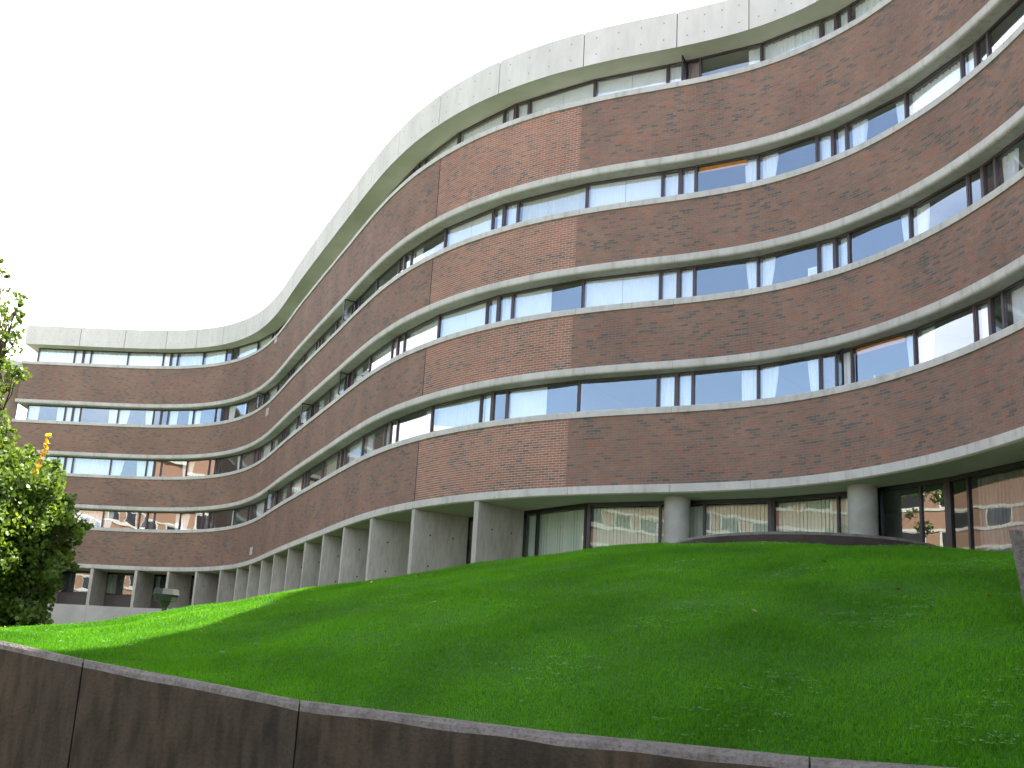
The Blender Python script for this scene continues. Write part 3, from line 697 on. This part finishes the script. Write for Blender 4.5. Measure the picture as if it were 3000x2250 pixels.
def zs(a, r):
    fi = (a - ag[0]) / (ag[1] - ag[0]); i = np.clip(fi.astype(int), 0, len(ag) - 2); u = fi - i
    r0 = np.interp(a, ag, RW_); r1 = np.interp(a, ag, RC_)
    fj = np.clip((r - r0) / (r1 - r0), 0, .9999) * (len(tg) - 1); j = fj.astype(int); v = fj - j
    return (ZG[i, j] * (1 - u) * (1 - v) + ZG[i + 1, j] * u * (1 - v) + ZG[i, j + 1] * (1 - u) * v + ZG[i + 1, j + 1] * u * v)
NBL = 620000
a = rs.uniform(-26.5, 26.5, NBL)
r0 = np.interp(a, ag, RW_); r1 = np.interp(a, ag, RC_)
u = rs.rand(NBL)
r = r0 + (r1 - r0) * u ** 1.15
z = zs(a, r)
x = r * np.sin(np.radians(a)); y = r * np.cos(np.radians(a))
patch = np.sin(x * 1.9 + np.sin(y * 1.3) * 1.5) * np.sin(y * 2.3 + np.sin(x * 1.1) * 1.4) + .5 * np.sin(x * 6.1 + 1.7 * y) * np.sin(5.3 * y - x)
hgt = (.024 + .018 * rs.rand(NBL)) * (1 + .25 * patch) + .02 * (rs.rand(NBL) < .01)
wid = .0028 + .0028 * (r / 18)
dirn = rs.uniform(0, 2 * np.pi, NBL); lean = rs.rand(NBL) * .75 + .15; ld = rs.uniform(0, 2 * np.pi, NBL)
P0 = np.stack([x, y, z - .005], 1)
sd_ = np.stack([np.cos(dirn), np.sin(dirn), np.zeros(NBL)], 1) * wid[:, None]
tip = P0 + np.stack([np.cos(ld) * lean * hgt, np.sin(ld) * lean * hgt, hgt], 1)
Vg = np.stack([P0 - sd_, P0 + sd_, tip], 1).reshape(-1, 3)
def tri_mesh(name, Vg, material, parent=None):
    n = len(Vg) // 3
    me = bpy.data.meshes.new(name); me.vertices.add(len(Vg)); me.vertices.foreach_set('co', Vg.reshape(-1))
    me.loops.add(len(Vg)); me.loops.foreach_set('vertex_index', np.arange(len(Vg), dtype=np.int32))
    me.polygons.add(n); me.polygons.foreach_set('loop_start', np.arange(n, dtype=np.int32) * 3)
    me.update(calc_edges=True); me.materials.append(material)
    return link(name, me, parent)
go = tri_mesh('grass', Vg, M['grass'])
tag(go, 'short bright green grass blades covering the mound', kind='stuff')
# clover and small broad leaves between the blades
NC = 5200
ca = rs.uniform(-25, 26, NC); u = rs.rand(NC)
# gather in patches towards the right
keep = rs.rand(NC) < np.clip(.12 + .5 * (ca + 5) / 30, .08, .8)
ca = ca[keep]; u = u[keep]; r0 = np.interp(ca, ag, RW_); r1 = np.interp(ca, ag, RC_)
cr = r0 + (r1 - r0 - 3) * u
cx = cr * np.sin(np.radians(ca)); cy = cr * np.cos(np.radians(ca))
pk = (np.sin(cx * 2.1 + 1) * np.sin(cy * 2.7 + np.sin(cx)) > .35); ca = ca[pk]; cr = cr[pk]; cx = cx[pk]; cy = cy[pk]
cz = zs(ca, cr)
tris = []
for X_, Y_, Z_ in zip(cx, cy, cz):
    for q in range(5):
        ox, oy = rs.normal(0, .05, 2); h_ = .035 + .02 * rs.rand(); sz = .012 + .010 * rs.rand(); th = rs.rand() * 6.28
        c = np.array([X_ + ox, Y_ + oy, Z_ + h_])
        for w in range(3):
            t1 = th + w * 2.09
            tris += [c, c + [math.cos(t1 - .5) * sz, math.sin(t1 - .5) * sz, .004], c + [math.cos(t1 + .5) * sz, math.sin(t1 + .5) * sz, -.002]]
co = tri_mesh('clover', np.array(tris), M['clover'])
tag(co, 'pale clover leaves scattered through the grass', kind='stuff')

# fallen leaves, dry and yellow
NF = 28; fa = rs.uniform(-24, 24, NF); fr_ = np.interp(fa, ag, RW_) + rs.rand(NF) ** 1.1 * 8.0; fz = zs(fa, fr_) + .035
fc = np.stack([fr_ * np.sin(np.radians(fa)), fr_ * np.cos(np.radians(fa)), fz], 1)
tris = []
for c in fc:
    th = rs.rand() * 6.28; sz = .018 + .02 * rs.rand(); d1 = np.array([math.cos(th), math.sin(th), rs.normal(0, .3)]) * sz; d2 = np.array([-math.sin(th), math.cos(th), rs.normal(0, .3)]) * sz * .7
    tris += [c - d1, c + d2, c + d1, c - d1, c + d1, c - d2]
M['dry'] = mat('dry leaf', (.28, .20, .06), .7, .2, color2=(.16, .09, .04), scale=.9)
tag(tri_mesh('fallen_leaves', np.array(tris), M['dry']), 'small dry yellow leaves fallen on the lawn', kind='stuff')

# ------------------------------------------------------------------ foreground retaining wall
rwall = empty('retaining_wall', (0, 0, 0))
tag(rwall, 'dark stained curved concrete retaining wall with a worn pale edge below the lawn, nearest the camera', 'wall')
jts = [-60, -44, -31, -19.3, -9.3, 14.95, 31, 48]
for i in range(len(jts) - 1):
    a0, a1 = jts[i], jts[i + 1]
    n = int((a1 - a0) / .8) + 2; vs = []; fs = []; mi = []
    gap = .006
    for j in range(n):
        a = a0 + (a1 - a0) * j / (n - 1)
        rr = rw(a); da = math.degrees(gap / rr)
        if j == 0: a += da
        if j == n - 1: a -= da
        rr = rw(a); z = zw(a)
        wob = .004 * math.sin(a * 9) + .003 * math.sin(a * 23)
        prof = [(-.015, -1.75), (-.01, z - .075 + wob), (.004 + wob * .5, z - .035), (.035, z - .008 + wob), (.055 + wob, z), (.235, z + .004), (.24, -1.75)]
        for o_, zz in prof: vs.append(pol(a, rr + o_, zz))
    k_ = len(prof)
    for j in range(n - 1):
        for q in range(k_ - 1):
            b_ = j * k_ + q; fs.append((b_, b_ + 1, b_ + k_ + 1, b_ + k_)); mi.append(1 if 1 <= q <= 4 else 0)
    fs.append(tuple(range(k_ - 1, -1, -1))); mi.append(0); fs.append(tuple(range((n - 1) * k_, n * k_))); mi.append(0)
    if i == 4 or True:
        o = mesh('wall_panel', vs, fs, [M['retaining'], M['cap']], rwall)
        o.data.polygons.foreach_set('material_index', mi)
vs = []; fs = []
js = np.arange(-60, 48.1, 1.0)
for a in js:
    for o_, zz in ((.045, -1.75), (.045, zw(a) - .03), (.22, zw(a) - .03), (.22, -1.75)): vs.append(pol(a, rw(a) + o_, zz))
for j in range(len(js) - 1):
    for q in range(3): b_ = j * 4 + q; fs.append((b_, b_ + 1, b_ + 5, b_ + 4))
mesh('joint_filler', vs, fs, M['dark'], rwall)
# bug holes in the wall face
bh = MB()
for j in range(170):
    a = rnd.uniform(-24, 18); z = zw(a) - rnd.uniform(.09, .75); r_ = rw(a) - .0165; sz = rnd.uniform(.004, .011)
    if z < zw(a) - .9: continue
    c = pol(a, r_, z); tx, ty = math.cos(R(a)), -math.sin(R(a))
    vs = [(c[0] + tx * sz * math.cos(w), c[1] + ty * sz * math.cos(w), c[2] + sz * math.sin(w) * rnd.uniform(.7, 1.1)) for w in [q * math.pi / 3 for q in range(6)]]
    vs2 = [(v[0] + math.sin(R(a)) * .004, v[1] + math.cos(R(a)) * .004, v[2]) for v in vs]
    bh.add(vs + vs2, [tuple(range(6))] + [(q, q + 6, (q + 1) % 6 + 6, (q + 1) % 6) for q in range(6)])
tag(bh.build('pit_holes', M['dark'], rwall), kind='stuff')

# ------------------------------------------------------------------ curved planter wall on the crest
pc = Vector(pol(14.9, 20.1, 0)[:2])
vs = []; fs = []; NP_ = 48
PRAD = 2.25; PZ = 2.50
for j in range(NP_):
    w = 2 * math.pi * j / NP_
    for rr_, zz in ((PRAD, 1.4), (PRAD, PZ - .05), (PRAD - .02, PZ - .008), (PRAD - .05, PZ), (PRAD - .28, PZ), (PRAD - .28, 1.4)):
        vs.append((pc.x + rr_ * math.cos(w), pc.y + rr_ * math.sin(w), zz))
mi = []
for j in range(NP_):
    for q in range(5):
        b_ = j * 6 + q; c_ = ((j + 1) % NP_) * 6 + q; fs.append((b_, c_, c_ + 1, b_ + 1)); mi.append(1 if q in (1, 2, 3) else 0)
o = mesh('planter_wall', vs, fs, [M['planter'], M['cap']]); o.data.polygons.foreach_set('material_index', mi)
tag(o, 'low dark curved concrete planter wall on top of the grass mound', 'wall')
# ramp cheek wall at the right edge
def AE(a, e, r): return Vector((r * math.sin(R(a)), r * math.cos(R(a)), r * math.tan(R(e))))
c0, c1, c2, c3 = AE(24.03, 8.1, 9.9), AE(31, 8.3, 9.9), AE(31, -3, 9.9), AE(25.2, -.5, 9.9)
nn = Vector((math.sin(R(27)), math.cos(R(27)), 0))
rampw = empty('ramp_wall', (0, 0, 0)); tag(rampw, 'grey concrete ramp cheek wall with a slanting edge at the right end of the lawn', 'wall')
front = [c0, c1, c2, c3]; back = [p + nn * .3 for p in front]
inset = [c0 + Vector((.09, 0, -.06)), c1 + Vector((0, 0, -.06)), c2, c3 + Vector((.09, 0, 0))]
mesh('wall_slab', [p for p in front + back], [(3, 2, 1, 0), (4, 5, 6, 7), (0, 1, 5, 4), (1, 2, 6, 5), (2, 3, 7, 6), (3, 0, 4, 7)], M['ramp'], rampw)
e0, e3 = c0 - nn * .03, c3 - nn * .03
ex_ = Vector((math.cos(R(27)), -math.sin(R(27)), 0))
mesh('edge_trim', [e0, e0 + ex_ * .10, e3 + ex_ * .10, e3, c0 - nn * .001, c0 + ex_ * .10 - nn * .001, c3 + ex_ * .10 - nn * .001, c3 - nn * .001],
     [(3, 2, 1, 0), (0, 1, 5, 4), (1, 2, 6, 5), (3, 0, 4, 7)], M['cap'], rampw)

# ------------------------------------------------------------------ garden lamp behind the crest
lp = AE(-16.05, 0, 24.0)
lamp = empty('garden_lamp', (lp.x, lp.y, .3)); tag(lamp, 'low grey garden lamp with flat drum head on a short dark pole, behind the crest', 'lamp')
b = MB(); b.cyl(0, 0, 0, .80, .05, n=16); b.cyl(0, 0, .80, .93, .05, .12, n=16); b.build('pole', M['pole'], lamp, smooth=False)
hz = .93
b = MB(); b.cyl(0, 0, hz, hz + .12, .21, .255, n=8); b.cyl(0, 0, hz + .121, hz + .235, .27, .24, n=8); b.build('lamp_head', M['lamp'], lamp)

# yellow notice and blue bag seen in the left ground floor windows
T, ln = chord(GRID[1], GRID[2], 1.9)
b = MB(); T1, l1 = chord(GRID[0] + .1, GRID[1], 1.9)
b.box(l1 * .86 - .35, l1 * .86 - .06, -.07, -.052, 3.52, 3.86, T1); b.box(l1 * .86 - .30, l1 * .86 - .11, -.075, -.0705, 3.84, 3.9, T1)
tag(b.build('notice', M['yellow']), 'yellow notice hung on the brown panel of the leftmost ground floor bay', 'notice')
b = MB(); b.box(ln * .40, ln * .62, .16, .34, 3.645, 3.80, T); b.box(ln * .43, ln * .58, .18, .32, 3.80, 3.86, T); b.box(ln * .48, ln * .53, .24, .26, 3.86, 3.90, T)
tag(b.build('bag', M['blue']), 'blue bag on the window ledge between the two leftmost fins', 'bag')

# ------------------------------------------------------------------ trees
def leaf_tris(rs, centers, size):
    """each leaf: a folded five-pointed blade of four triangles"""
    n = len(centers); out = np.zeros((n, 4, 3, 3))
    d = rs.normal(size=(n, 3)); d[:, 2] -= .5; d /= np.linalg.norm(d, axis=1)[:, None]
    e = np.cross(d, rs.normal(size=(n, 3))); e /= np.linalg.norm(e, axis=1)[:, None]
    m = np.cross(d, e)
    s = (size * (.7 + .6 * rs.rand(n)))[:, None]
    base = centers - d * s * .5; tip = centers + d * s * .55
    l1 = centers + e * s * .5 + m * s * .12 + d * s * .12; l2 = centers - e * s * .5 + m * s * .12 + d * s * .12
    k1 = centers + e * s * .30 - d * s * .28 + m * s * .05; k2 = centers - e * s * .30 - d * s * .28 + m * s * .05
    out[:, 0] = np.stack([base, k1, l1], 1); out[:, 1] = np.stack([base, l1, tip], 1)
    out[:, 2] = np.stack([base, tip, l2], 1); out[:, 3] = np.stack([base, l2, k2], 1)
    # share vertices so that one leaf is one island
    V6 = np.stack([base, k1, l1, tip, l2, k2], 1)
    return V6
def leaf_object(name, V6, material, parent):
    n = len(V6); me = bpy.data.meshes.new(name); me.vertices.add(n * 6); me.vertices.foreach_set('co', V6.reshape(-1))
    f = np.array([(0, 1, 2), (0, 2, 3), (0, 3, 4), (0, 4, 5)])
    idx = (f[None] + (np.arange(n) * 6)[:, None, None]).reshape(-1)
    me.loops.add(len(idx)); me.loops.foreach_set('vertex_index', idx.astype(np.int32))
    me.polygons.add(n * 4); me.polygons.foreach_set('loop_start', np.arange(n * 4, dtype=np.int32) * 3)
    me.update(calc_edges=True); me.materials.append(material)
    return link(name, me, parent)
def limb(mb, p0, p1, r0, r1, n=8, seg=4, wob=.06, rr=rnd):
    p0 = Vector(p0); p1 = Vector(p1); prev = None
    ring = []
    for i in range(seg + 1):
        t = i / seg; c = p0.lerp(p1, t) + Vector((rr.uniform(-wob, wob), rr.uniform(-wob, wob), 0)) * (1 if 0 < i < seg else 0)
        r_ = r0 + (r1 - r0) * t
        ring.append([(c.x + r_ * math.cos(2 * math.pi * j / n), c.y + r_ * math.sin(2 * math.pi * j / n), c.z) for j in range(n)])
    vs = [v for r_ in ring for v in r_]; fs = []
    for i in range(seg):
        for j in range(n): fs.append((i * n + j, i * n + (j + 1) % n, (i + 1) * n + (j + 1) % n, (i + 1) * n + j))
    mb.add(vs, fs)
# clumps of the left tree as (azimuth, elevation, radius in m), spread in depth
PXC = [(-23.2, 2.6, .55, .8), (-22.7, 1.9, .45, .8), (-23.6, 3.4, .6, .9), (-25.45, 15.64, 0.27, 0.24), (-24.91, 16.06, 0.14, 0.21), (-24.83, 14.64, 0.23, 0.49), (-25.11, 13.63, 0.31, 0.42), (-24.35, 12.64, 0.14, 0.42), (-26.33, 14.69, 0.46, 0.42), (-25.56, 17.21, 0.10, 0.14), (-24.57, 15.80, 0.06, 0.17), (-24.79, 12.57, 0.23, 0.56), (-24.73, 11.31, 0.17, 0.63), (-25.16, 10.30, 0.27, 0.70), (-24.37, 9.94, 0.17, 0.70), (-23.84, 8.24, 0.56, 1.00), (-22.83, 8.36, 0.34, 1.00), (-22.15, 7.81, 0.29, 1.00), (-21.61, 7.23, 0.20, 0.90), (-23.03, 6.76, 0.65, 1.00), (-21.62, 6.28, 0.34, 1.00), (-20.94, 5.72, 0.24, 0.90), (-20.34, 5.77, 0.15, 0.70), (-20.03, 5.93, 0.08, 0.70), (-22.16, 4.97, 0.52, 1.00), (-20.95, 4.77, 0.19, 0.90), (-23.05, 4.11, 0.65, 1.00), (-21.54, 3.78, 0.33, 1.00), (-21.19, 3.42, 0.18, 0.90), (-22.34, 2.32, 0.44, 1.00), (-21.74, 2.14, 0.22, 1.00), (-23.45, 2.09, 0.44, 1.00), (-26.90, 12.27, 0.65, 0.80), (-25.90, 8.44, 0.94, 1.00), (-25.41, 4.65, 0.94, 1.00), (-28.31, 8.95, 0.75, 0.80), (-27.17, 5.22, 0.94, 0.80), (-28.54, 15.88, 0.50, 0.60)]
TS = 33.0 / 20.0
base = Vector(pol(-22.9, 33.0, .15))
tree = empty('maple_tree', base); tag(tree, 'leafy maple tree at the left edge, sunlit above and shaded at its lower right', 'tree')
tr = MB(); rt = random.Random(3)
limb(tr, (0, 0, -.2), (-.5, .1, 3.8), .17, .12); limb(tr, (-.5, .1, 3.8), (-1.6, .1, 8.2), .12, .03)
centers = []; rsl = np.random.RandomState(21)
SAT = []
for a, e, rad, dens in PXC:
    for q_ in range(3):
        w_ = rt.uniform(0, 6.28); f_ = math.degrees(rad / 20)
        SAT.append((a + math.cos(w_) * f_ * rt.uniform(.9, 1.25), e + math.sin(w_) * f_ * rt.uniform(.9, 1.2), rad * rt.uniform(.16, .34), dens * .8))
for a, e, rad, dens in PXC + SAT:
    dep = rt.uniform(-1.2, 2.2); rad = rad * TS
    c = AE(a, e, 33.0 + dep) - base
    zz_ = min(max(.8, c.z - 1.2), 7.6); st = Vector((-.5 * min(1, zz_ / 3.8) - 1.1 * max(0, zz_ - 3.8) / 4.4, .1, zz_))
    limb(tr, st, (c.x, c.y, c.z), .03, .008, n=5, seg=4, wob=.08, rr=rt)
    n = int(dens ** 1.5 * (2000 if e > 8.6 else 3000) * rad ** 2 + 30)
    v = rsl.normal(size=(n, 3)); v /= np.linalg.norm(v, axis=1)[:, None]
    rr_ = rad * rsl.rand(n) ** .45
    pos = np.array(c) + v * rr_[:, None] * np.array([1, 1.25, .85])
    # leaves gather round twigs
    pos += .16 * np.sin(pos[:, [1, 2, 0]] * 5.5) + .06 * np.sin(pos[:, [2, 0, 1]] * 14)
    centers.append(pos)
trunk = tr.build('trunk', M['bark'], tree, smooth=True)
centers = np.concatenate(centers)
centers = centers[centers[:, 2] > .12]
crown = leaf_object('crown', leaf_tris(rsl, centers, .105), M['leaf'], tree); tag(crown, kind='stuff')
# autumn coloured shoot
cs = []; 
for i in range(34):
    t = i / 33; c = AE(-22.62 + .35 * t + rt.uniform(-.12, .12), 10.15 - 1.9 * (1 - t), 31.2) - base; cs.append((c.x, c.y, c.z))
sh = leaf_object('autumn_shoot', leaf_tris(rsl, np.array(cs), .10), M['autumn'], tree); tag(sh, 'red and yellow autumn shoot')

def side_tree(loc, hgt, rad, label, seed):
    t = empty('lawn_tree', loc); tag(t, label, 'tree'); r_ = np.random.RandomState(seed); rr = random.Random(seed)
    mb = MB(); limb(mb, (0, 0, 0), (0, 0, hgt * .55), .2, .12)
    cs = []
    for i in range(16):
        v = r_.normal(size=3); v /= np.linalg.norm(v); c = np.array([0, 0, hgt * .66]) + v * np.array([rad, rad, hgt * .3]) * (.4 + .4 * r_.rand())
        limb(mb, (0, 0, hgt * .4), tuple(c), .07, .02, n=5, rr=rr)
        n = 420; w = r_.normal(size=(n, 3)); w /= np.linalg.norm(w, axis=1)[:, None]
        cs.append(c + w * (rad * .42 * r_.rand(n) ** .4)[:, None])
    mb.build('trunk', M['bark'], t, smooth=True)
    tag(leaf_object('crown', leaf_tris(r_, np.concatenate(cs), .20), M['leaf'], t), kind='stuff')
side_tree((-24, 18, .2), 8.5, 3.0, 'tree beyond the left frame edge, mirrored in the glass beside the round columns', 31)
side_tree((-19, 8, -.2), 7.5, 2.8, 'tree on the near side of the lawn, closest to the path left of the camera', 32)

# ------------------------------------------------------------------ the opposite brick building, seen only as reflections
opp = empty('opposite_building', (0, 0, 0))
tag(opp, 'sunlit orange brick building across the lawn, mirrored in the ground floor glass at the right', 'building')
b = MB(); b.box(-74, -58, -30, 104, -1.7, 19.4); b.build('wall', M['sunbrick'], opp)
for zf_ in (1.6, 5.0, 8.4, 11.8, 15.2):
    b = MB(); b.box(-58, -57.93, -30.02, 104.02, zf_ - .22, zf_); b.build('band', M['far_concrete'], opp)
    b = MB(); b.box(-58, -57.93, -30.02, 104.02, zf_ + 1.5, zf_ + 1.72); b.build('band', M['far_concrete'], opp)
    y = -28.5
    while y < 101:
        b = MB(); b.box(-57.998, -57.96, y, y + 2.4, zf_ + .003, zf_ + 1.497); wv = b.build('window', M['far_concrete'], opp)
        b = MB(); b.box(-57.96, -57.95, y + .15, y + 2.25, zf_ + .1, zf_ + 1.4); b.build('pane', M['frame_dark'], wv)
        y += 3.6
b = MB(); b.box(-74.2, -57.8, -30.2, 104.2, 19.4, 19.9); b.build('coping', M['far_concrete'], opp)
